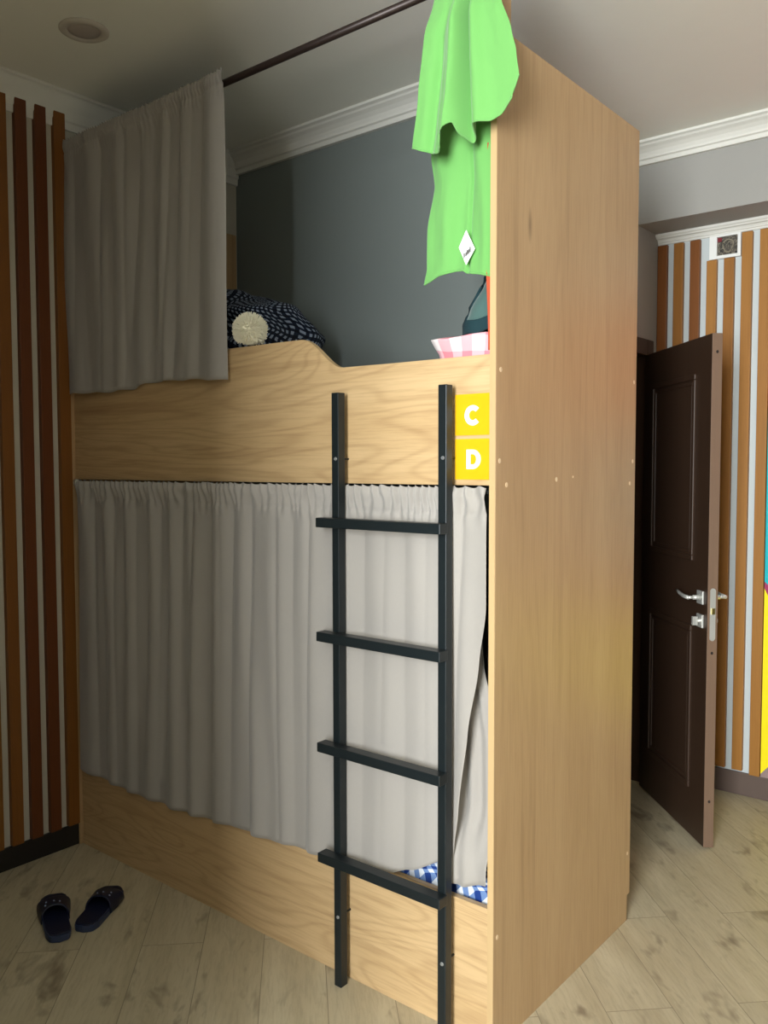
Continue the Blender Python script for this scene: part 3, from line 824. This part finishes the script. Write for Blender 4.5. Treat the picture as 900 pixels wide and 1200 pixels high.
# ------------------------------------------------------------------ slippers
def slipper(heel, toe, label, mirror=1, strap=(.42, .80)):
    hv = Vector((heel[0], heel[1], 0)); tv = Vector((toe[0], toe[1], 0)); ax = tv - hv; ln = ax.length; ax.normalize()
    sd = Vector((-ax.y, ax.x, 0)) * mirror
    root = thing('slipper', label, 'slipper', (heel[0], heel[1], 0), 'navy slippers on the floor')
    ws = [(0, .002), (.02, .024), (.06, .034), (.15, .040), (.3, .040), (.45, .041), (.65, .048), (.8, .050), (.9, .044), (.96, .032), (.99, .016), (1, .002)]
    def P(t, s, z):
        w = interp(ws, t)
        return hv + ax * (t * ln) + sd * (s * w + .006 * math.sin(t * PI)) + Vector((0, 0, z + .006 * (1 - t) * 0))
    for nm, z0, z1, m in (('sole', .001, .022, M['slip_rim']), ('insole', .0215, .028, M['slip'])):
        bm = bmesh.new(); n = 40
        sc = 1 if nm == 'sole' else .93
        ring = [(t / n, 1) for t in range(n + 1)] + [(t / n, -1) for t in range(n - 1, 0, -1)]
        b0 = [bm.verts.new(P(.03 * (1 - sc) * 5 + t * (1 - .03 * (1 - sc) * 10), s * sc * .96, z0)) for t, s in ring]
        b1 = [bm.verts.new(P(.03 * (1 - sc) * 5 + t * (1 - .03 * (1 - sc) * 10), s * sc, z1)) for t, s in ring]
        k = len(ring)
        for i in range(k): bm.faces.new([b0[i], b0[(i + 1) % k], b1[(i + 1) % k], b1[i]])
        bm.faces.new(b0[::-1]); bm.faces.new(b1); bmesh.ops.recalc_face_normals(bm, faces=bm.faces)
        obj(nm, bm, m, root, bevel=.002)
    bm = bmesh.new()
    def fs(u, v):
        t = strap[0] + (strap[1] - strap[0]) * v
        s = math.cos(PI * u); hgt = .05 - .018 * v
        cut = .05 * math.sin(PI * u) * (1 - v) 
        t += cut
        return P(t, s * 1.03, .010 + hgt * math.sin(PI * u) ** .62)
    grid(bm, fs, 32, 14)
    st = obj('strap', bm, M['slip'], root, smooth=True, solid=.005)
    bm = bmesh.new()
    for (u, v) in ((.3, .25), (.34, .5), (.62, .3), (.5, .4)):
        p = fs(u, v); bmesh.ops.create_uvsphere(bm, u_segments=8, v_segments=6, radius=.0035, matrix=Matrix.Translation(p + Vector((0, 0, .002))))
    obj('vent_dot', bm, M['pinholes'], st)
slipper((.612, -.440), (.350, -.315), 'navy blue slide slipper on the floor, the left one of the pair', 1)
slipper((.615, -.366), (.462, -.150), 'navy blue slide slipper on the floor, the right one nearer the bed', -1)

# ------------------------------------------------------------------ light
sc = bpy.context.scene
w = bpy.data.worlds.new('sky'); sc.world = w; w.use_nodes = True
w.node_tree.nodes['Background'].inputs[0].default_value = (.80, .9, 1, 1)
w.node_tree.nodes['Background'].inputs[1].default_value = 1.0
la = bpy.data.lights.new('window_daylight', 'AREA'); la.shape = 'RECTANGLE'
la.size = WX1 - WX0 - .1; la.size_y = WZ1 - WZ0 - .1; la.energy = 185; la.color = (.93, .98, 1.0)
lo = bpy.data.objects.new('window_daylight', la); COL.objects.link(lo)
lo.location = ((WX0 + WX1) / 2, YF - .0, (WZ0 + WZ1) / 2)
lo.rotation_euler = (math.radians(90), 0, 0)      # shines to +y
# ------------------------------------------------------------------ camera (solved from the photograph)
f_, yaw, pit, rol = 1000.94, .68665, -.053819, -.002192
F = Vector((-math.sin(yaw) * math.cos(pit), math.cos(yaw) * math.cos(pit), math.sin(pit)))
R = Vector((math.cos(yaw), math.sin(yaw), 0)); U = R.cross(F)
R2 = R * math.cos(rol) + U * math.sin(rol); U2 = U * math.cos(rol) - R * math.sin(rol)
cd = bpy.data.cameras.new('camera'); cam = bpy.data.objects.new('camera', cd); COL.objects.link(cam)
cd.sensor_fit = 'HORIZONTAL'; cd.sensor_width = 36; cd.lens = f_ * 36 / 900; cd.clip_start = .05
mt = Matrix((R2, U2, -F)).transposed().to_4x4(); mt.translation = Vector((3.06256, -1.81535, 1.5)); cam.matrix_world = mt
sc.camera = cam
sc.view_settings.view_transform = 'Standard'; sc.view_settings.look = 'None'
sc.view_settings.gamma = 1; sc.view_settings.use_curve_mapping = False
sc.view_settings.exposure = 1.0
